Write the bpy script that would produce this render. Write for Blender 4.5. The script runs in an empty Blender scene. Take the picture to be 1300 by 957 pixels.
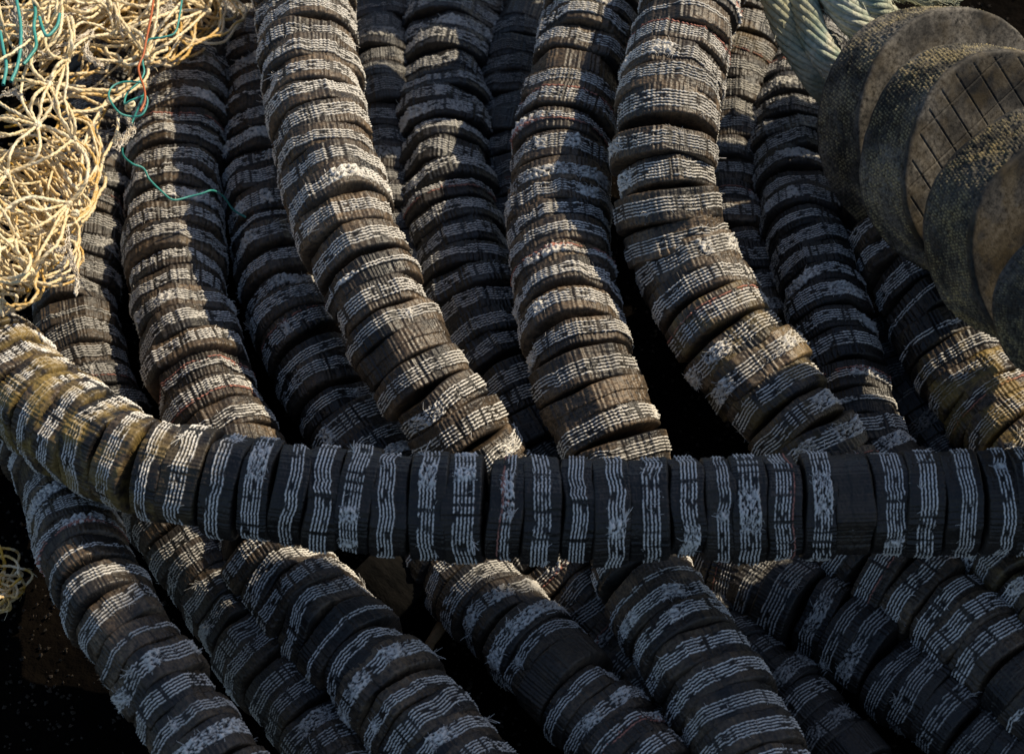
import bpy, math, random
import numpy as np
from mathutils import Vector, Matrix, Quaternion

S = bpy.context.scene
COL = S.collection
rnd = random.Random(11)
RS = np.random.RandomState(5)

# ------------------------------------------------------------------ camera
PITCH = math.radians(49)
DIST = 3.31
CAM = Vector((0, -DIST*math.cos(PITCH), DIST*math.sin(PITCH)))
RIGHT = Vector((1, 0, 0))
UPC = Vector((0, math.sin(PITCH), math.cos(PITCH)))
TOW = Vector((0, -math.cos(PITCH), math.sin(PITCH)))
K = 36/85/1300
cd = bpy.data.cameras.new('camera'); cam = bpy.data.objects.new('camera', cd); COL.objects.link(cam)
cam.location = CAM; cam.rotation_euler = (math.pi/2-PITCH, 0, 0)
cd.lens = 85; cd.sensor_width = 36; cd.clip_start = .05; cd.clip_end = 500
cd.dof.use_dof = True; cd.dof.focus_distance = 3.02; cd.dof.aperture_fstop = 6.3
S.camera = cam

def at(px, py, z):
    d = RIGHT*((px-650)*K) - UPC*((py-478.5)*K) - TOW
    return CAM + d*((z-CAM.z)/d.z)
def mm(p):                       # metres per photo pixel at point p
    return (CAM-p).dot(TOW)*K
def camvec(x, y, z):
    return (RIGHT*x + UPC*y + TOW*z).normalized()

# ------------------------------------------------------------------ helpers
def tag(o, label=None, cat=None, group=None, kind=None):
    if label: o['label'] = label
    if cat: o['category'] = cat
    if group: o['group'] = group
    if kind: o['kind'] = kind
    return o
def empty(name, loc):
    o = bpy.data.objects.new(name, None); COL.objects.link(o); o.location = loc
    o.empty_display_size = .05
    return o
def link(name, me, mat=None, parent=None):
    if mat is not None and len(me.materials) == 0: me.materials.append(mat)
    o = bpy.data.objects.new(name, me); COL.objects.link(o)
    if parent is not None:
        o.parent = parent
        o.matrix_parent_inverse = Matrix.Translation(-parent.location)
    return o
def mesh_from(name, V, F, attrs=None, smooth=True):
    """V (n,3), F list of (m,k) arrays"""
    me = bpy.data.meshes.new(name)
    V = np.asarray(V, dtype=np.float32)
    me.vertices.add(len(V)); me.vertices.foreach_set('co', V.ravel())
    li = np.concatenate([f.ravel() for f in F]).astype(np.int32)
    tot = np.concatenate([np.full(len(f), f.shape[1]) for f in F]).astype(np.int32)
    st = np.concatenate([[0], np.cumsum(tot)[:-1]]).astype(np.int32)
    me.loops.add(len(li)); me.loops.foreach_set('vertex_index', li)
    me.polygons.add(len(tot)); me.polygons.foreach_set('loop_start', st)
    me.polygons.foreach_set('use_smooth', np.full(len(tot), smooth))
    for k, a in (attrs or {}).items():
        at_ = me.attributes.new(k, 'FLOAT', 'POINT'); at_.data.foreach_set('value', np.asarray(a, dtype=np.float32))
    me.update(calc_edges=True); me.validate()
    return me
def grid_faces(n, m, off=0, wrap=True):
    """n rows, m columns, wrapped in columns"""
    i = np.arange(n-1)[:, None]; j = np.arange(m if wrap else m-1)[None, :]
    a = i*m + j; b = i*m + (j+1) % m; c = (i+1)*m + (j+1) % m; d = (i+1)*m + j
    return np.stack([a, b, c, d], -1).reshape(-1, 4) + off
def catmull(P, n=16):
    P = [np.array(p, float) for p in P]
    P = [2*P[0]-P[1]] + P + [2*P[-1]-P[-2]]
    out = []
    for i in range(1, len(P)-2):
        p0, p1, p2, p3 = P[i-1:i+3]
        for k in range(n):
            t = k/n
            out.append(.5*((2*p1)+(-p0+p2)*t+(2*p0-5*p1+4*p2-p3)*t*t+(-p0+3*p1-3*p2+p3)*t**3))
    out.append(P[-2]); return np.array(out)
class TB:
    """collects tubes into one mesh"""
    def __init__(s): s.V = []; s.F = []; s.A = []; s.n = 0
    def tube(s, pts, r, seg=6, a=0., r1=None):
        pts = np.asarray(pts, float); n = len(pts)
        if n < 2: return
        T = np.gradient(pts, axis=0); T /= np.linalg.norm(T, axis=1)[:, None]+1e-12
        up = np.array([.31, .2, .93]); N = np.cross(T, up); N /= np.linalg.norm(N, axis=1)[:, None]+1e-9
        for i in range(1, n):
            if N[i].dot(N[i-1]) < 0: N[i] = -N[i]
        B = np.cross(T, N)
        rr = np.full(n, r) if np.isscalar(r) else np.asarray(r)
        if r1 is not None: rr = np.linspace(r, r1, n)
        th = np.linspace(0, 2*np.pi, seg, endpoint=False)
        ring = (pts[:, None, :] + rr[:, None, None]*(np.cos(th)[None, :, None]*N[:, None, :]+np.sin(th)[None, :, None]*B[:, None, :]))
        s.V.append(ring.reshape(-1, 3)); s.F.append(grid_faces(n, seg, s.n)); s.A.append(np.full(n*seg, a)); s.n += n*seg
        return pts
    def cap(s): pass
    def build(s, name, mat, parent=None, attr='tone'):
        me = mesh_from(name, np.concatenate(s.V), [np.concatenate(s.F)], {attr: np.concatenate(s.A)})
        return link(name, me, mat, parent)
def noise1(m, f, seed):
    """periodic smooth noise along m samples, f = harmonics"""
    r = np.random.RandomState(seed); t = np.linspace(0, 2*np.pi, m, endpoint=False); y = np.zeros(m)
    lo, hi = f
    for k in range(lo, hi+1):
        y += r.normal()*np.cos(k*t+r.uniform(0, 6.28))
    return y/math.sqrt((hi-lo+1)/2)

# ------------------------------------------------------------------ materials
def newmat(name):
    m = bpy.data.materials.new(name); m.use_nodes = True; nt = m.node_tree; nt.nodes.clear()
    o = nt.nodes.new('ShaderNodeOutputMaterial'); b = nt.nodes.new('ShaderNodeBsdfPrincipled')
    nt.links.new(b.outputs[0], o.inputs[0]); return m, nt, b
def N(nt, t, **kw):
    n = nt.nodes.new(t)
    for k, v in kw.items():
        if k in ('attribute_name', 'attribute_type', 'operation', 'data_type', 'blend_type', 'noise_dimensions', 'feature'): setattr(n, k, v)
        else: n.inputs[k.replace('_', ' ')].default_value = v
    return n
def noise(nt, vec, scale, detail=5, rough=.6, w=None):
    n = N(nt, 'ShaderNodeTexNoise', noise_dimensions='3D', Scale=scale, Detail=min(detail, 3), Roughness=rough)
    nt.links.new(vec, n.inputs['Vector'])
    return n.outputs['Fac']
def rng(nt, v, a, b, c=0., d=1.):
    n = nt.nodes.new('ShaderNodeMapRange'); nt.links.new(v, n.inputs[0])
    for i, x in enumerate((a, b, c, d)): n.inputs[i+1].default_value = x
    return n.outputs[0]
def mth(nt, op, a, b=None):
    n = nt.nodes.new('ShaderNodeMath'); n.operation = op
    for i, x in enumerate((a, b)):
        if x is None: continue
        if isinstance(x, (int, float)): n.inputs[i].default_value = x
        else: nt.links.new(x, n.inputs[i])
    return n.outputs[0]
def mix(nt, f, a, b, bt='MIX'):
    n = nt.nodes.new('ShaderNodeMix'); n.data_type = 'RGBA'; n.blend_type = bt
    for sock, x in ((n.inputs[0], f), (n.inputs[6], a), (n.inputs[7], b)):
        if isinstance(x, tuple): sock.default_value = (*x, 1)
        elif isinstance(x, (int, float)): sock.default_value = x
        else: nt.links.new(x, sock)
    return n.outputs[2]
def scalevec(nt, v, s):
    n = nt.nodes.new('ShaderNodeMapping'); n.inputs['Scale'].default_value = s; nt.links.new(v, n.inputs[0]); return n.outputs[0]

def disc_material(name, cordcol, big=False):
    m, nt, b = newmat(name); L = nt.links.new
    tc = nt.nodes.new('ShaderNodeTexCoord'); P = tc.outputs['Object']
    oi = nt.nodes.new('ShaderNodeObjectInfo'); w = None
    va = nt.nodes.new('ShaderNodeVectorMath'); va.operation = 'ADD'; L(P, va.inputs[0]); L(mth(nt, 'MULTIPLY', oi.outputs['Random'], 37.), va.inputs[1]); P = va.outputs[0]
    sep = nt.nodes.new('ShaderNodeSeparateColor'); L(oi.outputs['Color'], sep.inputs[0])
    moss, dust_sun = sep.outputs[0], sep.outputs[1]
    cord = N(nt, 'ShaderNodeAttribute', attribute_name='cord').outputs['Fac']
    pink = N(nt, 'ShaderNodeAttribute', attribute_name='pink').outputs['Fac']
    n1 = noise(nt, P, 28, 6, .6, w); n2 = noise(nt, P, 160, 5, .7, w)
    n3 = noise(nt, P, 11, 4, .55, w)
    stri = noise(nt, scalevec(nt, P, (1, 1, .06)), 420, 3, .6, w)
    rub = mix(nt, rng(nt, n1, .35, .7), (.006, .006, .0065), (.022, .018, .015))
    rub = mix(nt, rng(nt, stri, .52, .75, 0, .0 if big else .08), rub, (.05, .042, .036))
    dm = mth(nt, 'MULTIPLY', mth(nt, 'MULTIPLY', rng(nt, n3, .36 if big else .38, .62 if big else .65), rng(nt, n2, .3, .65)), dust_sun)
    rub = mix(nt, mth(nt, 'MULTIPLY', dm, 1.2 if big else .85), rub, (.18, .165, .145) if big else (.25, .17, .10))  # brown of dust, and of sunlight painted into the lit ropes
    dirt = rng(nt, n1, .3, .75)
    cc = mix(nt, dirt, cordcol, tuple(c*.78 for c in cordcol))
    cc = mix(nt, rng(nt, n2, .56, .76, 0, .65), cc, tuple(c*.3 for c in cordcol))
    cc = mix(nt, mth(nt, 'MULTIPLY', dust_sun, .12), cc, (.62, .50, .34))
    cc = mix(nt, pink, cc, (.50, .22, .17))
    if not big:
        band = N(nt, 'ShaderNodeAttribute', attribute_name='band').outputs['Fac']
        rub = mix(nt, mth(nt, 'MULTIPLY', band, .8), rub, (.006, .0055, .005)); cord = rng(nt, cord, .17, .74)
    cc = mix(nt, mth(nt, 'MULTIPLY', sep.outputs[2], .85), cc, (.02, .018, .017))  # blue channel darkens the cords as painted shade
    if big: cord = mth(nt, 'MULTIPLY', cord, rng(nt, n1, .42, .62, .10, .9))
    base = mix(nt, cord, rub, cc)
    mm_ = mth(nt, 'MULTIPLY', rng(nt, n1, .46, .6), moss)
    mcol = mix(nt, n2, (.10, .068, .018), (.50, .34, .09))
    base = mix(nt, mth(nt, 'MULTIPLY', mth(nt, 'MULTIPLY', mm_, mth(nt, 'ADD', cord, .12)) if big else mm_, .75), base, mcol)
    L(base, b.inputs['Base Color'])
    rough = mth(nt, 'ADD', rng(nt, n1, .3, .7, .62 if big else .38, .8 if big else .6), mth(nt, 'MULTIPLY', cord, .3)); L(rough, b.inputs['Roughness'])
    L(mth(nt, 'SUBTRACT', .25 if big else .5, mth(nt, 'MULTIPLY', cord, .1 if big else .3)), b.inputs['Specular IOR Level'])
    h = mth(nt, 'ADD', mth(nt, 'MULTIPLY', n2, .9), mth(nt, 'MULTIPLY', stri, 0. if big else .13))
    bp = N(nt, 'ShaderNodeBump', Strength=.35 if big else .5, Distance=.0010 if big else .0018); L(h, bp.inputs['Height']); L(bp.outputs[0], b.inputs['Normal'])
    return m
M_DISC = disc_material('rubber_and_cord', (.95, .92, .87))
M_BIG = disc_material('tyre_rubber', (.80, .70, .42), True)

def simple(name, c1, c2, scale=60, rough=.8, bump=.4, dist=.002, spec=.3, c3=None, extra=None):
    m, nt, b = newmat(name); L = nt.links.new
    P = nt.nodes.new('ShaderNodeTexCoord').outputs['Object']
    n1 = noise(nt, P, scale, 5, .6); n2 = noise(nt, P, scale*7, 4, .65)
    c = mix(nt, rng(nt, n1, .35, .65), c1, c2)
    if c3: c = mix(nt, rng(nt, noise(nt, P, scale*.3, 3), .45, .6), c, c3)
    c = mix(nt, rng(nt, n2, .4, .75, 0, .55), c, tuple(x*.4 for x in c1))
    L(c, b.inputs['Base Color']); b.inputs['Roughness'].default_value = rough
    b.inputs['Specular IOR Level'].default_value = spec
    bp = N(nt, 'ShaderNodeBump', Strength=bump, Distance=dist); L(n2, bp.inputs['Height']); L(bp.outputs[0], b.inputs['Normal'])
    return m
def twine_mat(name, a, b_, c):
    m, nt, b = newmat(name); L = nt.links.new
    P = nt.nodes.new('ShaderNodeTexCoord').outputs['Object']
    tone = N(nt, 'ShaderNodeAttribute', attribute_name='tone').outputs['Fac']
    n = noise(nt, P, 45, 4); n2 = noise(nt, P, 700, 3)
    col = mix(nt, tone, a, b_); col = mix(nt, rng(nt, n, .45, .7, 0, .8), col, c)
    col = mix(nt, rng(nt, n2, .5, .7, 0, .5), col, tuple(x*.35 for x in b_))
    L(col, b.inputs['Base Color']); b.inputs['Roughness'].default_value = .42
    bp = N(nt, 'ShaderNodeBump', Strength=.4, Distance=.0007); L(n2, bp.inputs['Height']); L(bp.outputs[0], b.inputs['Normal'])
    return m
M_NET = twine_mat('cream_yellow_twine', (.88, .74, .48), (.62, .34, .03), (.95, .88, .70))
M_TEAL = twine_mat('teal_twine', (.03, .28, .22), (.05, .34, .33), (.12, .42, .40))
M_ORANGE = twine_mat('orange_twine', (.55, .13, .03), (.5, .16, .06), (.35, .12, .06))
M_FRAY = twine_mat('frayed_fibre', (.85, .78, .66), (.50, .38, .24), (.88, .84, .76))
M_GREENROPE = simple('green_rope_fibre', (.18, .31, .27), (.84, .78, .62), 20, .9, .9, .003, c3=(.42, .40, .27))
M_CORE = simple('core_rope_fibre', (.05, .04, .03), (.02, .018, .015), 80)
M_GROUND = simple('dark_earth', (.002, .0016, .0013), (.0045, .0034, .0026), 9, .95, .8, .01, .02)
M_WOOD = simple('weathered_wood', (.25, .15, .07), (.38, .24, .12), 60)
M_BLOCKER = simple('grey_blocker_board', (.12, .12, .12), (.2, .2, .2), 5)

# ------------------------------------------------------------------ disc mesh variants
R0 = .060
def make_disc(seed, thick=.038, lines=5, kind='normal', M=440, facets=7):
    r = np.random.RandomState(seed)
    th = np.linspace(0, 2*np.pi, M, endpoint=False)
    half = thick/2
    pitch = .0041
    bw = lines*pitch/2
    c0 = r.uniform(-.004, .004)
    if kind == 'plain': bw = 0
    nr = 46
    v = np.linspace(-half, half, nr)
    rim = np.full((nr, M), R0)
    # knife-cut facets
    cut = np.full(M, R0*1.0)
    for k in range(facets):
        a = r.uniform(0, 2*np.pi); d = R0*r.uniform(.90, .99)
        c = np.cos(th-a); cut = np.where(c > .5, np.minimum(cut, d/np.maximum(c, .5)), cut)
    cut = cut*(1+.012*noise1(M, (2, 5), seed+1)) + .00035*noise1(M, (20, 90), seed+2)
    slope = .06*noise1(M, (1, 3), seed+3)
    V = v[:, None]; rim = cut[None, :] + slope[None, :]*V
    # rubber lips of different height on the two sides of the cord band
    lipA = r.uniform(-.0030, .0004); lipB = r.uniform(-.0030, .0004)
    wob = (.0007*noise1(M, (2, 9), seed+4) + .00017*noise1(M, (20, 60), seed+5))
    jump = np.zeros(M)
    for k in range(r.randint(0, 4)):        # kinks where the cords step sideways
        a = r.uniform(0, 2*np.pi); wd = r.uniform(.05, .3); d = np.abs((th-a+np.pi) % (2*np.pi)-np.pi)
        jump += np.clip(1-d/wd, 0, 1)**.5*r.uniform(-.0028, .0028)
    mat_ = np.zeros(M)                       # matted areas
    for k in range({'normal': r.randint(0, 3), 'matted': 5, 'plain': 0, 'thin': 1}[kind]):
        a = r.uniform(0, 2*np.pi); wd = r.uniform(.12, .7); d = np.abs((th-a+np.pi) % (2*np.pi)-np.pi)
        mat_ = np.maximum(mat_, np.clip(1.5*(1-d/wd), 0, 1))
    q = V - c0 - wob[None, :] - jump[None, :]
    side = np.where(q < 0, lipA, lipB)
    inside = np.clip((bw-np.abs(q))/.0012, 0, 1)
    # matted noise field
    g = r.normal(size=(nr, M))
    for _ in range(2): g = (g+np.roll(g, 1, 0)+np.roll(g, 1, 1)+np.roll(g, -1, 1)+np.roll(g, 2, 1))/5
    g /= g.std()
    gs = r.normal(size=(nr, M))
    for _ in range(3): gs = (gs+np.roll(gs, 1, 1)+np.roll(gs, -1, 1)+np.roll(gs, 1, 0))/4
    gs /= gs.std()
    warp = (mat_[None, :]*.0016)*gs
    ph = (q+bw+warp)/pitch; li = np.floor(ph); fr = (ph-li)-.5
    core = np.clip(1.35-np.abs(fr)/.27, 0, 1)**1.3
    per = .0052; na = int(2*np.pi*R0/per)
    lr = r.uniform(0, 1, 16)
    shift = lr[np.clip(li, 0, 15).astype(int)]
    gl = noise1(M, (3, 14), seed+7)
    dash = .5+.5*np.cos(na*th[None, :]+ 2*np.pi*shift + fr*5.2 + .9*gl[None, :] + .5*gs)
    dash = np.clip((dash-.03)/.35, 0, 1)
    drop = 1-.75*np.clip(noise1(M, (5, 40), seed+9)-.9, 0, 1)[None, :]*np.ones((nr, 1))
    drop2 = np.ones((nr, M))
    for k in range(lines):                   # single cords worn away along stretches
        y = np.clip(1.5-noise1(M, (3, 18), seed+50+k)*.8, .12, 1); drop2 = np.where(li == k, y[None, :], drop2)
    mask = core*(.55+.45*dash)*inside*drop*drop2
    mt = np.clip(.56+.5*g, 0, 1)*inside
    mask = mask*(1-.65*mat_[None, :]) + mt*mat_[None, :]
    mask = np.clip(mask*(1+.12*gs), 0, 1)
    if kind == 'plain': mask *= 0
    rim = rim + side*(1-inside) + .0020*(mask-.35)*inside + .00022*g + mat_[None, :]*inside*.0008*g
    e = np.clip((half-np.abs(V))/.0032, 0, 1)
    rim = rim - .0028*(1-np.sqrt(1-(1-e)**2))
    zz = V + .0012*noise1(M, (1, 4), seed+11)[None, :] + 0*rim
    X = rim*np.cos(th); Y = rim*np.sin(th)
    P = np.stack([X, Y, zz], -1).reshape(-1, 3)
    Fs = [grid_faces(nr, M)]
    A = [mask.ravel()]; off = nr*M; band = (inside*np.ones((nr, M))).ravel()
    # faces: rings inward
    pk = [P]
    for sgn, row in ((-1, 0), (1, nr-1)):
        prev = np.arange(M)+row*M
        for f in (.9, .6, .2):
            rr = rim[row]*f
            pts = np.stack([rr*np.cos(th), rr*np.sin(th), zz[row]*1.0+sgn*(.0006 if f > .5 else 0)+.0004*r.normal(size=M)*(f > .3)], -1)
            pk.append(pts); A.append(np.zeros(M)); cur = np.arange(M)+off; off += M
            n2 = np.roll(prev, -1); c2 = np.roll(cur, -1)
            q4 = np.stack([prev, n2, c2, cur], -1) if sgn > 0 else np.stack([prev, cur, c2, n2], -1)
            Fs.append(q4); prev = cur
    # loose fibres at the cord band
    nh = {'normal': 70, 'matted': 260, 'plain': 2, 'thin': 20}[kind]
    ci = np.where(mat_ > .3)[0]
    for k in range(nh):
        if len(ci) and r.rand() < .6: a = th[ci[r.randint(len(ci))]]
        else: a = r.uniform(0, 2*np.pi)
        i = int(a/(2*np.pi)*M) % M
        z0 = c0+wob[i]+jump[i]+r.uniform(-1, 1)*bw
        j = min(nr-1, max(0, int((z0+half)/thick*(nr-1))))
        rr = rim[j, i]
        er = np.array([math.cos(a), math.sin(a), 0]); et = np.array([-math.sin(a), math.cos(a), 0]); ez = np.array([0, 0, 1.])
        p = er*(rr-.0003)+ez*z0
        dv = er*r.uniform(.0, .45)+et*r.normal()*.9+ez*r.normal()*.8; dv /= np.linalg.norm(dv)
        ln = r.uniform(.002, .0065); wd = r.uniform(.0003, .00055)
        bend = r.normal(size=3)*.6
        sid = np.cross(dv, er); sid /= np.linalg.norm(sid)+1e-9; thd = np.cross(sid, dv)
        ring = []
        for s_ in range(4):
            t = s_/3; c = p+dv*ln*t+bend*ln*t*t*.6-er*ln*.35*t*t; w_ = wd*(1-.5*t)
            ring += [c+sid*w_, c-sid*w_*.5+thd*w_*.8, c-sid*w_*.5-thd*w_*.8]
        pk.append(np.array(ring)); A.append(np.full(12, r.uniform(.6, 1)))
        Fs.append(grid_faces(4, 3, off)); off += 12
    for k in range({'normal': r.randint(0, 2), 'matted': 3, 'plain': 0, 'thin': 0}[kind]):   # longer tufts torn out of one cord
        a = r.uniform(0, 2*np.pi); i = int(a/(2*np.pi)*M) % M; z0 = c0+wob[i]+jump[i]+r.choice([-1, 1])*bw*.8
        j = min(nr-1, max(0, int((z0+half)/thick*(nr-1)))); rr = rim[j, i]
        er = np.array([math.cos(a), math.sin(a), 0]); et = np.array([-math.sin(a), math.cos(a), 0]); ez = np.array([0, 0, 1.])
        d0 = er*.04+et*r.choice([-1, 1])*1.0+ez*r.normal()*.5; d0 /= np.linalg.norm(d0)
        for q_ in range(16):
            dv = d0+r.normal(size=3)*.28-er*abs(r.normal())*.05; ln = r.uniform(.004, .010); bd = r.normal(size=3)*.6; wd = .0004
            p = er*(rr-.0002)+ez*z0+et*r.normal()*.002+ez*r.normal()*.0012
            ring = []
            for s_ in range(4):
                t = s_/3; c = p+dv*ln*t+bd*ln*t*t-er*ln*.38*t*t
                ring += [c+er*wd, c+ez*wd-er*wd*.5, c-ez*wd-er*wd*.5]
            pk.append(np.array(ring)); A.append(np.full(12, 1.)); Fs.append(grid_faces(4, 3, off)); off += 12
    V_ = np.concatenate(pk); A_ = np.concatenate(A)
    pinkA = np.zeros(len(V_)); bandA = np.zeros(len(V_)); bandA[:nr*M] = band
    if seed % 9 == 4: pinkA[:nr*M] = ((li == lines-1) | (li == lines-2) & (gs > 1)).ravel()*1.
    return mesh_from('rubber_disc', V_, Fs, {'cord': A_, 'pink': pinkA, 'band': bandA})

kinds = ['normal']*13 + ['matted']*5 + ['thin']*3 + ['plain']*3
DISCS = []
for i, kd in enumerate(kinds):
    ln = {'normal': [5, 5, 6, 4, 5][i % 5], 'matted': 5, 'thin': 2, 'plain': 3}[kd]
    me = make_disc(100+i, thick=[.041, .044, .038][i % 3], lines=ln, kind=kd, facets=rnd.randint(4, 9))
    me.materials.append(M_DISC); DISCS.append((kd, [.041, .044, .038][i % 3], me))
W = {'normal': 1.0, 'matted': .7, 'thin': .35, 'plain': .22}

GROUP = 'ropes strung with rubber discs'
def disc_rope(label, pts, width, moss=None, dust_sun=.5, seed=0, clean=0., painted_shade=0.):
    jit = .022 if clean else .05
    """pts: (px, py, z of the axis); width in photo pixels"""
    r = random.Random(seed*7+3)
    P = catmull([at(x, y, z) for x, y, z in pts], 24)
    rad = np.array([width[0]*(1-k/(len(P)-1))+width[1]*k/(len(P)-1) for k in range(len(P))])/2
    rad = np.array([rad[k]*mm(Vector(P[k])) for k in range(len(P))])
    seg = np.linalg.norm(np.diff(P, axis=0), axis=1); s = np.concatenate([[0], np.cumsum(seg)])
    base = P[len(P)//2]
    root = empty('disc_rope', (base[0], base[1], 0)); tag(root, label, 'disc rope', GROUP)
    tb = TB(); tb.tube(P[::4], .009, 10); tb.build('core_rope', M_CORE, root)
    d = .01; last = -1
    while d < s[-1]:
        for _ in range(9):
            k = r.randrange(len(DISCS))
            if k != last and r.random() < W[DISCS[k][0]]*(1 if DISCS[k][0] == 'normal' else 1-clean): break
        last = k
        kd, tk, me = DISCS[k]
        x = np.interp(d, s, np.arange(len(s))); i = int(x); f = x-i; j = min(i+1, len(P)-1)
        p = Vector(P[i]*(1-f)+P[j]*f); i0, i1 = max(0, i-3), min(len(P)-1, i+3)
        t = Vector(P[i1]-P[i0]).normalized()
        t = (t+Vector((r.gauss(0, jit), r.gauss(0, jit), r.gauss(0, jit)))).normalized()
        if r.random() < .5: t = -t
        R = float(np.interp(x, np.arange(len(rad)), rad))
        sc = R/R0*1.035*(r.uniform(.975, 1.03) if clean else 1)*(1 if clean else r.uniform(.955, 1.04))
        if r.random() < .08: sc *= .95
        p += Vector((r.gauss(0, jit*.04), r.gauss(0, jit*.04), r.gauss(0, jit*.04)))
        o = bpy.data.objects.new('rubber_disc', me); COL.objects.link(o); o.parent = root
        o.matrix_parent_inverse = Matrix.Translation(-root.location)
        o.location = p; o.rotation_mode = 'QUATERNION'
        o.rotation_quaternion = t.to_track_quat('Z', 'Y') @ Quaternion((0, 0, 1), r.uniform(0, 6.283))
        zs = r.uniform(.92, 1.08); o.scale = (sc, sc, zs)
        ms = 0
        px = 650 + (p-CAM).dot(RIGHT)/((CAM-p).dot(TOW))/K; py = 478.5-(p-CAM).dot(UPC)/((CAM-p).dot(TOW))/K
        if moss: ms = moss(px, py)
        du_ = max(dust_sun, .8*ms)
        o.color = (max(0, min(1, ms*r.uniform(.7, 1.1))), max(0, min(1, du_*r.uniform(.6, 1.3))), min(1, max(0, (painted_shade(px, py) if callable(painted_shade) else painted_shade)+r.uniform(-.12, .12))), 1)
        d += tk*zs*.985
    return root

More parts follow.
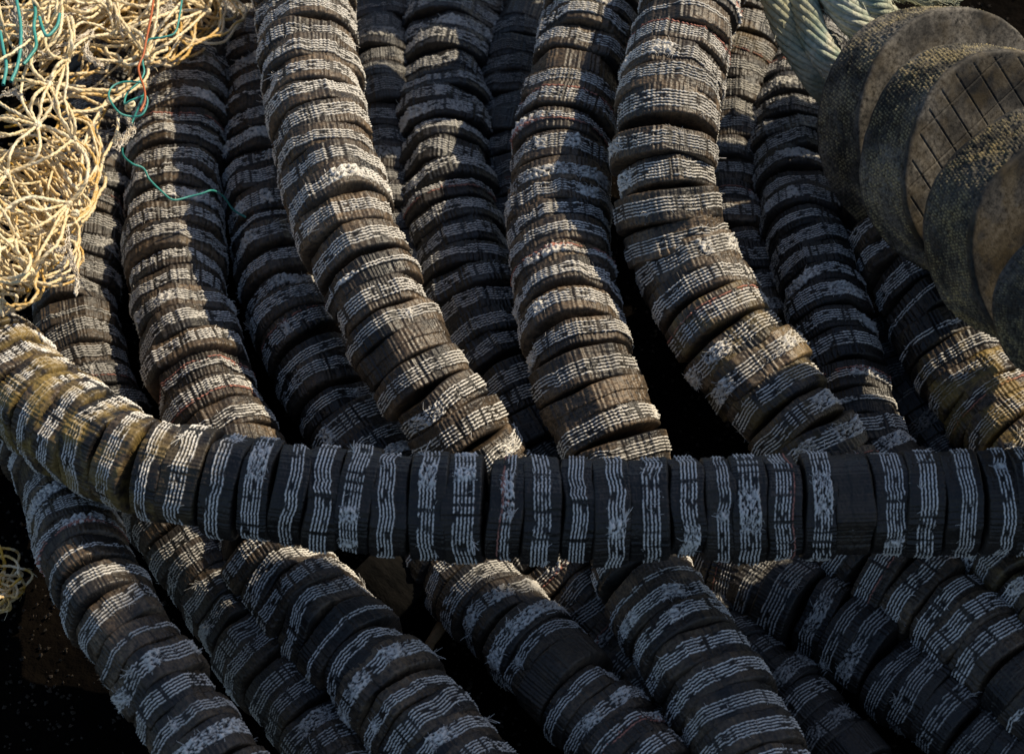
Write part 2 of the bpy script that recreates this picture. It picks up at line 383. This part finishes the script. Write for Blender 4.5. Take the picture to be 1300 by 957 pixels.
T_ = 'string of worn black rubber discs with white cord bands'
ropes = [  # last value: dust plus painted sun brown, high on sunlit ropes, low on shaded
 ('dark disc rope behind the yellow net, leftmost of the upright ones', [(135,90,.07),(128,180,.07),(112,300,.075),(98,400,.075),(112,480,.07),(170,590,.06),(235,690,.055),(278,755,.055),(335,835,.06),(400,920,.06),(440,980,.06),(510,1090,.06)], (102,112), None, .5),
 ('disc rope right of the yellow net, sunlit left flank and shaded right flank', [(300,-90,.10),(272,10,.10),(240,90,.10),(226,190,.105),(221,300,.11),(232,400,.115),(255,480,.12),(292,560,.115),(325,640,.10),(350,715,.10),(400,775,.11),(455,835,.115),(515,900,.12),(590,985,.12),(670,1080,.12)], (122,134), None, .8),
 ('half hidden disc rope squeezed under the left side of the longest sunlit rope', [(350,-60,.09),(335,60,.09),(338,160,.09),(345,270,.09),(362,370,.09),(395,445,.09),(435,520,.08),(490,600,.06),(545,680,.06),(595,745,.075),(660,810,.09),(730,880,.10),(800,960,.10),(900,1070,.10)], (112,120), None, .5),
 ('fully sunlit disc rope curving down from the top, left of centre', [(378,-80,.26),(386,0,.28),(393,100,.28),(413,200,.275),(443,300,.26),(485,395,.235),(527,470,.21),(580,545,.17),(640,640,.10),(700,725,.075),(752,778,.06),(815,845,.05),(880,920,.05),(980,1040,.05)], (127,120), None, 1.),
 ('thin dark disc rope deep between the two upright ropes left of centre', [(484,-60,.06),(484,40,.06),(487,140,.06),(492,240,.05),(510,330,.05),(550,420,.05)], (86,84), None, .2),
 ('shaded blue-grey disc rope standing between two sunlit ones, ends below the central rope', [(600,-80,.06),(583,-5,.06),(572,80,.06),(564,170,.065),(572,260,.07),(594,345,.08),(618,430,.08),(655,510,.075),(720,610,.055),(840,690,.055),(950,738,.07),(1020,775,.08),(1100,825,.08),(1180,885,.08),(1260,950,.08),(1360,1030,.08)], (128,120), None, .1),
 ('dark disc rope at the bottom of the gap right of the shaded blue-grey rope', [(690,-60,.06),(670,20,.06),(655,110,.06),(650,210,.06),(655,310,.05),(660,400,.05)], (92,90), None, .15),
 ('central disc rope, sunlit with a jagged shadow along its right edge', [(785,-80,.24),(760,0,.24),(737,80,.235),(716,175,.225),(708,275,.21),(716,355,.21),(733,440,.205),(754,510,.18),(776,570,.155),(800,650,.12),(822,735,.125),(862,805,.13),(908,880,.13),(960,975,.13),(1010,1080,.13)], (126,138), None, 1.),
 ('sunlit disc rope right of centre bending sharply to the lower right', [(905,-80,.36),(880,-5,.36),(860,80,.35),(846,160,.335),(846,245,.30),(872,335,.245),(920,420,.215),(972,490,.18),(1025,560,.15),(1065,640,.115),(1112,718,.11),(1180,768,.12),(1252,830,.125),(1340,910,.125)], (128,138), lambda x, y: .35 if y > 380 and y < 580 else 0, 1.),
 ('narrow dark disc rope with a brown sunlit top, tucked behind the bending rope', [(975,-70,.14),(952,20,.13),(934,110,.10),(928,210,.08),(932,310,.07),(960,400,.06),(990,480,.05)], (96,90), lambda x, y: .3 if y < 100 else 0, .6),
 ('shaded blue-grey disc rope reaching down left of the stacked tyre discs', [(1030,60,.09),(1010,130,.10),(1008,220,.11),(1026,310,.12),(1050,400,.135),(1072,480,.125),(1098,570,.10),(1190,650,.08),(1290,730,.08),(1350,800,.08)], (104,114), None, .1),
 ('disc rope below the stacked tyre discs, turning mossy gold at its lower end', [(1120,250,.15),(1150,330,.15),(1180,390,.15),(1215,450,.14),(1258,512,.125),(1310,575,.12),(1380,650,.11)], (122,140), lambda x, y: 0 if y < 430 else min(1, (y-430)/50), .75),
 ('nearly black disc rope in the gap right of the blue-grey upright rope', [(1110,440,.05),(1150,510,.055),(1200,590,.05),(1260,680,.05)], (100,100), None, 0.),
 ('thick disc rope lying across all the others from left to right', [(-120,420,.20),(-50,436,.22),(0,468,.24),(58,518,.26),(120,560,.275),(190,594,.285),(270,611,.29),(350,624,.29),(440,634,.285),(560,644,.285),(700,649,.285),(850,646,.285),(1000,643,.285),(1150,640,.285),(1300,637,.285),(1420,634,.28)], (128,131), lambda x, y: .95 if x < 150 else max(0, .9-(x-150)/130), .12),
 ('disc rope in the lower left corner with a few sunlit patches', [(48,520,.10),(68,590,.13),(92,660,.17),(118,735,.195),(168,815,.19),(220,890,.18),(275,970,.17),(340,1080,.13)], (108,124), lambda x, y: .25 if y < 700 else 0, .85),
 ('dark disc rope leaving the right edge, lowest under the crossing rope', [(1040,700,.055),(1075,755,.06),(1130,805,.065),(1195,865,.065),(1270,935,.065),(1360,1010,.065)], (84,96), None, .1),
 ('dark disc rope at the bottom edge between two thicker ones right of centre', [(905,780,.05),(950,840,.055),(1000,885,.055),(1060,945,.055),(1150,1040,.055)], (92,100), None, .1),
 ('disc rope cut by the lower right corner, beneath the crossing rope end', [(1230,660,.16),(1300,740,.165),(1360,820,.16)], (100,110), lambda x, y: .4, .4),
 ('disc rope doubled back on itself, added unseen beyond the top edge to shade the deep ropes', [(630,-132,.37),(750,-128,.38),(830,-160,.38),(845,-215,.38),(770,-255,.38),(650,-250,.37)], (112,112), None, .6),  # unseen rope, put here to cast shade on the deep ropes
]
ROPE_SHADE = {0: .5, 2: lambda x, y: .1 if y < 640 else .25, 3: lambda x, y: 0 if y < 620 else .4, 4: .6, 5: lambda x, y: .2 if y < 600 else .7, 6: .75, 9: .3,  # shade painted into cord colour, mostly on deep and lower ropes
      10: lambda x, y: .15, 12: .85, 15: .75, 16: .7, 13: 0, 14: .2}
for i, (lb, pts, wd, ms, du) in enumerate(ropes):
    disc_rope(lb, pts, wd, ms, du, i+1, clean=(.8 if i == 13 else 0), painted_shade=ROPE_SHADE.get(i, .05))

# ------------------------------------------------------------------ big tyre discs
def make_big(seed, Rb, thick, grooves, dots=1.):
    r = np.random.RandomState(seed); M = 640; nr = 60
    th = np.linspace(0, 2*np.pi, M, endpoint=False); v = np.linspace(-thick/2, thick/2, nr); V = v[:, None]
    cut = Rb*(1+.010*noise1(M, (2, 5), seed)) + .0002*noise1(M, (15, 40), seed+1)
    rows = 17; ph = (V+thick/2)/thick*rows; li = np.floor(ph); fr = ph-li-.5
    na = 200
    sh = (li % 2)*.5
    dash = .5+.5*np.cos(na*th[None, :]+2*np.pi*sh+.6*noise1(M, (3, 12), seed+3)[None, :])
    g = r.normal(size=(nr, M))
    for _ in range(2): g = (g+np.roll(g, 1, 0)+np.roll(g, 1, 1)+np.roll(g, -1, 1))/4
    g /= g.std()
    edge = np.clip((thick/2-.006-np.abs(V))/.004, 0, 1)
    mask = np.clip((dash-.35)/.4, 0, 1)*np.clip(1.3-np.abs(fr)/.33, 0, 1)*np.clip(.7+.35*g, 0, 1)*edge*dots
    rim = cut[None, :]+.0022*(mask-.3)*edge+.0006*g*edge*(dots+.15)
    e = np.clip((thick/2-np.abs(V))/.005, 0, 1); rim = rim-.004*(1-np.sqrt(1-(1-e)**2))
    P = [np.stack([rim*np.cos(th), rim*np.sin(th), V+0*rim], -1).reshape(-1, 3)]; A = [mask.ravel()*.9]; Fs = [grid_faces(nr, M)]; off = nr*M
    for sgn, row in ((1, nr-1), (-1, 0)):
        prev = np.arange(M)+row*M; rr0 = rim[row]
        for f in np.concatenate([np.linspace(.985, .25, 110), [.12]]):
            x = rr0*f*np.cos(th); y = rr0*f*np.sin(th)
            dz = np.zeros(M)
            if grooves and f < .97:
                for ang, sp in ((.15, .046), (1.75, .028)):
                    u = (x*math.cos(ang)+y*math.sin(ang))/sp+.002*np.sin(40*y); d = np.abs((u % 1)-.5)*sp
                    wdt = .0014; dz = np.minimum(dz, -.0017*np.clip(1-d/wdt, 0, 1))
                bank = np.clip((.40-f)/.02, 0, 1); dz = dz*(1-bank)
            dz = dz + .0012*np.sin(3*th+seed)*(1-f)
            P.append(np.stack([x, y, np.full(M, sgn*thick/2)+sgn*dz+sgn*.00008*r.normal(size=M)*(f > .3)], -1)); A.append(np.clip(-dz*0, 0, 1)); cur = np.arange(M)+off; off += M
            n2 = np.roll(prev, -1); c2 = np.roll(cur, -1)
            Fs.append(np.stack([prev, n2, c2, cur], -1) if sgn > 0 else np.stack([prev, cur, c2, n2], -1)); prev = cur
    return mesh_from('tyre_disc', np.concatenate(P), Fs, {'cord': np.concatenate(A), 'pink': np.zeros(off)})
big_n = [camvec(.43, -.12, .89), camvec(.44, -.20, .87), camvec(.42, -.28, .86), camvec(.40, -.30, .86), camvec(.4, -.3, .86)]
cents = [(1158,157,.24), (1211,199,.325), (1290,279,.40), (1346,376,.45), (1455,445,.47)]
blabels = [None]*5
pts = []
bigroot = None
bplace = []
for i, ((x, y, z), n) in enumerate(zip(cents, big_n)):
    p = at(x, y, z); th_ = .100; c = p+n*th_/2
    bplace.append((c, n, [145, 145, 143, 104, 125][i]*mm(p), th_))
cc = bplace[2][0]
bigroot = empty('tyre_disc_rope', (cc.x, cc.y, 0))
tag(bigroot, 'string of large thick tyre discs with dotted rims stacked at the upper right', 'disc rope')
for i, (c, n, Rb, th_) in enumerate(bplace):
    me = make_big(300+i, Rb, th_, i == 1 or i == 4); me.materials.append(M_BIG)
    o = link('tyre_disc', me, None, bigroot); o.location = c; o.rotation_mode = 'QUATERNION'
    o.rotation_quaternion = n.to_track_quat('Z', 'Y') @ Quaternion((0, 0, 1), [.3, 1.75, 2, .6, 1][i])
    o.color = ([.5, .7, 1, 1, .8][i], [.9, .8, .45, .5, .5][i], 0, 1)
    if i == 1: o['label'] = 'tyre disc with a criss-cross of grooves on its face'
tb = TB(); cl = [tuple(bplace[0][0]-bplace[0][1]*.5)]+[tuple(b[0]) for b in bplace]+[tuple(bplace[-1][0]+bplace[-1][1]*.25)]
tb.tube(catmull(cl, 8), .02, 12); tb.build('core_rope', M_CORE, bigroot)

# ------------------------------------------------------------------ green twisted ropes at the top
def twisted(name, label, pts, r, cat='rope'):
    P = catmull([at(x, y, z) for x, y, z in pts], 30)
    seg = np.linalg.norm(np.diff(P, axis=0), axis=1); s = np.concatenate([[0], np.cumsum(seg)])
    n = int(s[-1]/.003); Q = np.stack([np.interp(np.linspace(0, s[-1], n), s, P[:, k]) for k in range(3)], -1)
    T = np.gradient(Q, axis=0); T /= np.linalg.norm(T, axis=1)[:, None]
    Nn = np.cross(T, [0, 0, 1.]); Nn /= np.linalg.norm(Nn, axis=1)[:, None]; B = np.cross(T, Nn)
    root = empty(name, tuple(Q[n//2][:2])+(0,)); tag(root, label, cat)
    ss = np.linspace(0, s[-1], n)
    for k in range(3):
        a = ss/(r*12)*2*np.pi+k*2*np.pi/3
        c = Q+r*.52*(np.cos(a)[:, None]*Nn+np.sin(a)[:, None]*B)
        tb = TB()
        m = 11
        for j in range(m):         # yarns of the strand
            b = a*-2.2+j*2*np.pi/m
            tb.tube(c+r*.43*(np.cos(b)[:, None]*Nn+np.sin(b)[:, None]*B), r*.15, 5, rnd.random())
        for j in range(260):
            i = rnd.randrange(2, n-2); q = c[i]; dv = np.array([rnd.gauss(0, 1) for _ in range(3)]); dv /= np.linalg.norm(dv)
            st = q+dv*r*.5; L_ = rnd.uniform(.005, .018); bn = np.array([rnd.gauss(0, .5) for _ in range(3)])
            tb.tube([st, st+dv*L_*.5+T[i]*L_*.4, st+dv*L_*.6+T[i]*L_+bn*L_*.4], .0005, 3, 1)
        tb.build('strand', M_GREENROPE, root)
    return root
twisted('twisted_rope', 'thick green and cream twisted rope running down to the first tyre disc', [(965,-80,.34),(990,-20,.33),(1015,30,.31),(1042,75,.28),(1080,130,.2)], .037)
twisted('twisted_rope', 'second thick green and cream twisted rope, right beside the first at the top edge', [(1030,-90,.36),(1058,-30,.35),(1085,10,.33),(1120,50,.27),(1150,100,.17)], .039)
twisted('twisted_rope', 'thin tan rope crossing behind the first tyre disc at the top edge', [(1080,-45,.33),(1130,-16,.31),(1170,-4,.30),(1205,-8,.29),(1235,-40,.28)], .012)

# ------------------------------------------------------------------ yellow net
def V3(x): return np.array(tuple(x))
def P3(px, py, z): return V3(at(px, py, z))
def netpoly(px, py):
    """height of the net mound, None outside"""
    return None
root = empty('fishing_net', tuple(at(60, 150, .2)[:2])+(0,))
tag(root, 'tangled heap of cream and yellow netting twine in the sunlit upper left corner', 'fishing net')
bot = rnd
def inside(px, py):
    xr = np.interp(py, [-60, 0, 30, 60, 90, 130, 170, 230, 280, 330, 385, 410], [300, 292, 270, 225, 180, 150, 112, 122, 112, 84, 28, 0])
    return px < xr
def hz(px, py, layer):   # layered mound: high on the left and at the top
    d = np.interp(px, [-60, 60, 150, 300], [.36, .34, .30, .25])
    return d*(1-.48*layer)
def pick(far=0):
    while True:
        x = rnd.uniform(-60, 300); y = rnd.uniform(-60, 395)
        if inside(x+far, y): return x, y
tb = TB()
knots = []
def twine(tb, pts, r, tone):
    P = catmull(pts, 10); sg = np.linalg.norm(np.diff(P, axis=0), axis=1); s_ = np.concatenate([[0], np.cumsum(sg)])
    n = max(6, int(s_[-1]/(r*.75))); l = np.linspace(0, s_[-1], n); Q = np.stack([np.interp(l, s_, P[:, k]) for k in range(3)], -1)
    T = np.gradient(Q, axis=0); T /= np.linalg.norm(T, axis=1)[:, None]+1e-9
    A_ = np.cross(T, [.2, .3, .93]); A_ /= np.linalg.norm(A_, axis=1)[:, None]+1e-9; B_ = np.cross(T, A_)
    ph = rnd.uniform(0, 6)
    wv = r*.12*np.array([noise1(n, (3, 12), rnd.randrange(9999)) for _ in range(3)]).T
    for k in range(2):
        a = l/(r*7)*2*np.pi+ph+k*np.pi
        tb.tube(Q+wv+r*.24*(np.cos(a)[:, None]*A_+np.sin(a)[:, None]*B_), r*.80, 6, tone)
    for k in range(rnd.randint(0, 2)):     # stray fibres
        i = rnd.randrange(1, n-1); dv = np.array([rnd.gauss(0, 1) for _ in range(3)])*.004
        tb.tube([Q[i], Q[i]+dv+T[i]*.004, Q[i]+dv*1.2+T[i]*.010], .0003, 3, .1)
def strand(p, q, z0, z1, bow, r, tone, sag=0., wig=3):
    n = rnd.randint(3, 4); pts = []
    dx, dy = q[0]-p[0], q[1]-p[1]; L_ = math.hypot(dx, dy)+1e-6; nx, ny = -dy/L_, dx/L_
    for k in range(n+1):
        t = k/n; b = bow*math.sin(math.pi*t)
        x = p[0]+dx*t+nx*b+(rnd.gauss(0, wig) if 0 < k < n else 0); y = p[1]+dy*t+ny*b+(rnd.gauss(0, wig) if 0 < k < n else 0)
        z = z0+(z1-z0)*t+(rnd.gauss(0, .008)+.02*math.sin(math.pi*t) if 0 < k < n else 0)
        pts.append(P3(x, y, z))
    twine(tb, pts, r, tone)
# deep layer: long smooth strands in bundles, painted more golden for shade inside
def flow(x, y):
    u = min(1, max(0, (y-95)/90)); return (1-u)*(-.75)+u*(1.0 if x > 30 else .7)
for k in range(150):
    a = pick(4); f = flow(*a); L_ = rnd.uniform(70, 190); bw_ = rnd.gauss(0, 22)
    for j in range(rnd.randint(2, 5)):
        ang = f+rnd.gauss(0, .38)
        o_ = (a[0]+rnd.gauss(0, 9), a[1]+rnd.gauss(0, 9)); Lj = L_*rnd.uniform(.6, 1.1)
        b = (o_[0]+math.cos(ang)*Lj, o_[1]+math.sin(ang)*Lj)
        while not inside(b[0]+4, b[1]) and Lj > 25:
            Lj *= .85; b = (o_[0]+math.cos(ang)*Lj, o_[1]+math.sin(ang)*Lj)
        if Lj <= 25: continue
        lay = rnd.uniform(.15, 1)
        strand(o_, b, hz(*a, lay), hz(*b, lay), bw_+rnd.gauss(0, 8), rnd.uniform(.0015, .0025), min(1, lay+rnd.uniform(-.2, .4)), wig=1.6)
# top net: knots joined by cream twine
K_ = []
for k in range(30):
    for _ in range(40):
        a = pick(14)
        if all(math.hypot(a[0]-b[0], a[1]-b[1]) > 34 for b in K_): K_.append(a); break
for i, a in enumerate(K_):
    near = sorted(K_, key=lambda b: math.hypot(a[0]-b[0], a[1]-b[1]))[1:7]
    for b in near:
        if rnd.random() < .62:
            strand(a, b, hz(*a, 0), hz(*b, 0), rnd.gauss(0, 14), rnd.uniform(.0020, .0027), rnd.uniform(0, .3), wig=1.5)
# loose loops over the edge
for cx, cy, rx, ry, t0, t1 in [(255,20,52,30,-1.2,2.2),(240,14,40,40,-1.5,2.0),(215,30,30,45,-1.7,1.9),(200,40,26,36,-.6,2.9),(170,60,40,20,-.2,3.0),(92,230,32,50,-1.5,1.6),(80,240,40,36,-1.2,1.8),
                               (60,330,42,30,-1.3,1.9),(50,300,50,50,-1.1,1.5),(100,190,24,45,-1.4,1.7),(145,60,45,18,0,3.1),(20,350,30,38,-.9,2.2),(120,100,60,16,.1,2.9),(40,260,70,40,-.9,1.4),(70,200,52,60,-1.,1.5)]:
    for rep in range(2):
        pts = []
        for k in range(9):
            t = t0+(t1-t0)*k/8; x = cx+(rx+rep*5)*math.cos(t)+rnd.gauss(0, 2.5); y = cy+(ry+rep*4)*math.sin(t)+rnd.gauss(0, 2.5)
            pts.append(P3(x, y, hz(x, y, .05+rep*.25)))
        twine(tb, pts, rnd.uniform(.0018, .0026), rnd.choice([.1, .35, .8]))
# two long strands hanging off the right side of the heap
for pl in ([(135,128),(122,150),(108,180),(103,215),(100,262)], [(150,150),(148,170),(132,200),(124,230),(110,240)], [(165,45),(182,60),(188,92),(176,110),(150,125),(120,140),(90,142)]):
    twine(tb, [P3(x, y, hz(x, y, .1)) for x, y in pl], .0024, .15)
tb.build('twine', M_NET, root)
for a in K_+[(140,128),(165,135),(185,35),(95,272)]:
    kb = TB()
    c = P3(a[0], a[1], hz(*a, 0)+.004)
    for j in range(3):
        ax = np.array([rnd.gauss(0, 1) for _ in range(3)]); ax /= np.linalg.norm(ax); u = np.cross(ax, [.3, .5, .8]); u /= np.linalg.norm(u); w = np.cross(ax, u)
        t = np.linspace(0, 2*np.pi, 11); kb.tube(c+.0038*(np.cos(t)[:, None]*u+np.sin(t)[:, None]*w)+rnd.gauss(0, .001), .0024, 6, .05)
    kb.build('knot', M_NET, root)
# frayed ends: crinkled fibre bundles
def frayed(path, zf, w0=4, nf=34, r=.0007):
    t_ = TB(); C = catmull([P3(x, y, zf(x, y)) for x, y in path], 14); n = len(C)
    s = mm(Vector(C[0]))
    for k in range(nf):
        i0 = rnd.randrange(0, max(1, n-10)); i1 = min(n, i0+rnd.randint(8, 22)); Q = C[i0:i1].copy()
        off = np.array([rnd.gauss(0, w0*.5)*s for _ in range(3)]); ph = rnd.uniform(0, 6)
        for q in range(len(Q)):
            Q[q] += off*(.6+.5*math.sin(q*.7+ph))+np.array([rnd.gauss(0, .9)*s for _ in range(3)])
        t_.tube(Q, r, 4, rnd.random())
    return t_
zn = lambda x, y: hz(x, y, 0)+.012
for path, w0, nf in [([(86,285),(88,310),(92,335),(98,352),(97,376)], 3.5, 46), ([(12,-10),(20,20),(32,50),(36,80)], 9, 90), ([(160,145),(168,162),(158,175),(150,190)], 6, 60),
                     ([(70,60),(95,52),(118,40),(108,66),(120,80),(128,84)], 3, 50), ([(80,20),(110,12),(140,8),(150,30),(158,50)], 6, 70), ([(108,55),(114,70),(122,78),(130,85)], 3, 30),
                     ([(190,-10),(205,2),(215,10),(200,20)], 8, 60), ([(40,60),(60,70),(75,66)], 4, 30), ([(0,120),(20,118),(30,128)], 5, 30), ([(60,310),(75,318),(86,312)], 4, 40)]:
    frayed(path, zn, w0, nf).build('frayed_end', M_FRAY, root)

def loose(name, label, path, mat, r, zs, fray=None):
    t_ = TB(); t_.tube(catmull([P3(x, y, z) for (x, y), z in zip(path, zs)], 8), r, 6, rnd.random())
    o = t_.build(name, mat); tag(o, label, 'twine'); return o
loose('twine_strand', 'teal twine hanging out of the net and drooping onto the disc rope to its right', [(232,-8),(228,20),(222,42),(205,48),(188,52),(181,75),(183,92),(176,105),(162,118),(158,132),(166,128),(184,122),(187,132),(180,146),(165,148),(150,142),(138,122),(146,108),(168,104),(184,112),(170,150),(158,180),(156,196),(168,208),(182,214),(190,228),(206,244),(220,254),(240,250),(256,246),(270,242),(284,250),(296,266),(312,276)],
      M_TEAL, .0014, [.33,.33,.33,.33,.33,.32,.32,.32,.32,.325,.33,.33,.325,.32,.32,.33,.33,.33,.33,.33,.31,.30,.29,.27,.26,.25,.245,.24,.235,.235,.23,.20,.17,.155])
loose('twine_strand', 'orange twine twisting down the right side of the net', [(196,-8),(192,20),(186,50),(182,70),(176,85),(178,98),(183,112),(184,128),(178,142)], M_ORANGE, .0016, [.34]*9)
for nm, pth in [('pair of teal twines running down the left of the net, outer one', [(0,40),(4,62),(8,85),(4,108)]), ('teal twine down the middle left of the net with a hooked end', [(20,-5),(26,30),(26,60),(22,84),(14,104)]),
                ('teal twine beside the white frayed fibre at the top left', [(40,-8),(45,15),(43,35),(46,58),(38,72),(30,82)]), ('short green twine curling right of the other teal strands', [(50,22),(54,36),(60,46),(72,34),(76,18)])]:
    loose('twine_strand', nm, pth, M_TEAL, .0024, [.37]*len(pth))

# lower left scrap of net
tb2 = TB()
for k in range(12):
    a = rnd.uniform(.35, 1.25)
    pts = [P3(-25+rnd.gauss(0, 4), 700+k*5, .15), P3(8+rnd.gauss(0, 6), 690+k*7, .17), P3(30*a+rnd.gauss(0, 3), 715+k*3, .16), P3(26*a, 742+rnd.gauss(0, 5), .15), P3(0, 768+rnd.gauss(0, 5), .14), P3(-30, 770, .13)]
    twine(tb2, [p+np.array([rnd.gauss(0, .006) for _ in range(3)]) for p in pts], .0018, rnd.uniform(.7, 1.3))
o = tb2.build('net_scrap', M_NET); tag(o, 'small scrap of yellow twine loops poking in at the lower left edge', 'fishing net')

# scraps in the gap between ropes at the bottom
tb3 = TB(); tb3.tube(catmull([P3(562,792,.05), P3(553,806,.05), P3(545,818,.045), P3(547,822,.04)], 6), np.linspace(.008, .005, 19), 8)
o = tb3.build('wood_stick', M_WOOD); tag(o, 'short brown stick lying in the dark gap near the bottom', 'stick')
tb4 = TB(); tb4.tube(catmull([P3(549,832,.04), P3(547,842,.04), P3(549,850,.035)], 6), .003, 6)
o = tb4.build('orange_cord_end', M_ORANGE); tag(o, 'tiny orange cord end in the dark gap below the brown stick', 'cord')
# single flat dark slab disc
me = make_big(77, .056, .05, False, 0.); me.materials.append(simple('dark_rubber', (.005, .005, .005), (.012, .011, .010), 40, .9, .8, .001, .03))
o = link('rubber_offcut', me); o.location = at(493, 750, .045); o.rotation_mode = 'QUATERNION'
o.rotation_quaternion = camvec(.62, -.6, .15).to_track_quat('Z', 'Y'); o.color = (0, 0, 0, 1); o.scale = (1, 1, 1.6)
tag(o, 'plain dark rubber offcut wedged between two disc ropes below the crossing rope', 'rubber offcut')

# ------------------------------------------------------------------ ground
n = 90; xs = np.sign(np.linspace(-1, 1, n))*np.abs(np.linspace(-1, 1, n))**4*200
X, Y = np.meshgrid(xs, xs); Z = np.where(np.hypot(X, Y) < 8, RS.normal(size=X.shape)*.003, 0)
me = mesh_from('ground', np.stack([X, Y, Z], -1).reshape(-1, 3), [grid_faces(n, n, 0, False)])
o = link('ground', me, M_GROUND); o['kind'] = 'structure'
Vd = []; Fd = []; 
for k in range(9000):                    # crumbs of rubber, stones and cord bits trodden into the ground
    c = at(RS.uniform(-80, 1380), RS.uniform(-40, 1040), 0); sz = RS.uniform(.0008, .0035)
    q = np.array([(1, 0, 0), (-1, 0, 0), (0, 1, 0), (0, -1, 0), (0, 0, 1), (0, 0, -1)], float)*RS.uniform(.4, 1.6, (6, 1))*sz
    a = RS.uniform(0, 6.28); R_ = np.array([[math.cos(a), -math.sin(a), 0], [math.sin(a), math.cos(a), 0], [0, 0, 1]])
    Vd.append(q@R_.T+np.array([c.x, c.y, sz*.5])); o_ = k*6
    Fd.append(np.array([(0, 2, 4), (2, 1, 4), (1, 3, 4), (3, 0, 4), (2, 0, 5), (1, 2, 5), (3, 1, 5), (0, 3, 5)])+o_)
M_GRIT = simple('grit', (.012, .010, .008), (.05, .036, .025), 40, .9, .5, .002)
o = link('grit', mesh_from('grit', np.concatenate(Vd), [np.concatenate(Fd)], smooth=False), M_GRIT)
tag(o, 'dark grit and rubber crumbs scattered on the ground in the gaps', 'grit', kind='stuff')
# ------------------------------------------------------------------ light
SUN = camvec(.60, .73, .27)
sd = bpy.data.lights.new('sun', 'SUN'); sl = bpy.data.objects.new('sun', sd); COL.objects.link(sl)
sd.energy = 5.0; sd.angle = math.radians(.5); sd.color = (1, .86, .63)
sl.rotation_mode = 'QUATERNION'; sl.rotation_quaternion = SUN.to_track_quat('Z', 'Y')
w = bpy.data.worlds.new('World'); S.world = w; w.use_nodes = True; nt = w.node_tree
sky = nt.nodes.new('ShaderNodeTexSky'); sky.sky_type = 'NISHITA'; sky.sun_disc = False
sky.sun_elevation = math.asin(SUN.z); sky.sun_rotation = math.atan2(SUN.x, SUN.y)
nt.links.new(sky.outputs[0], nt.nodes['Background'].inputs[0]); nt.nodes['Background'].inputs[1].default_value = .10

# awning whose shadow covers the near part of the heap (unseen, added only to shade it)
def box(name, lo, hi, mat, parent, shear=0.):
    x0, y0, z0 = lo; x1, y1, z1 = hi
    V = [(x0, y0, z0), (x1, y0, z0), (x1, y1, z0), (x0, y1, z0), (x0, y0, z1), (x1, y0, z1), (x1, y1, z1), (x0, y1, z1)]
    V = [(x+shear*(y-y1) if x == x0 else x, y, z) for x, y, z in V]
    F = np.array([(0, 3, 2, 1), (4, 5, 6, 7), (0, 1, 5, 4), (1, 2, 6, 5), (2, 3, 7, 6), (3, 0, 4, 7)])
    return link(name, mesh_from(name, V, [F], smooth=False), mat, parent)
P0 = at(258, 574, .285); E = P0+SUN*4.6
blk = empty('blocker', (E.x+1.5, E.y, 0)); tag(blk, 'grey board awning on posts added outside the picture to shade the near heap', 'blocker')
box('blocker_panel', (E.x, E.y-1.35, E.z), (E.x+2.6, E.y, E.z+.03), M_BLOCKER, blk, .15)
for x, y in ((E.x+2.5, E.y-1.3), (E.x+2.5, E.y-.08)):
    box('blocker_post', (x-.04, y-.04, 0), (x+.04, y+.04, E.z-.003), M_BLOCKER, blk)

S.render.engine = 'CYCLES'
S.cycles.use_denoising = True
S.cycles.max_bounces = 4; S.cycles.diffuse_bounces = 2; S.cycles.glossy_bounces = 2
S.render.resolution_x = 1024; S.render.resolution_y = 753
S.view_settings.view_transform = 'Standard'; S.view_settings.look = 'None'; S.view_settings.exposure = 0
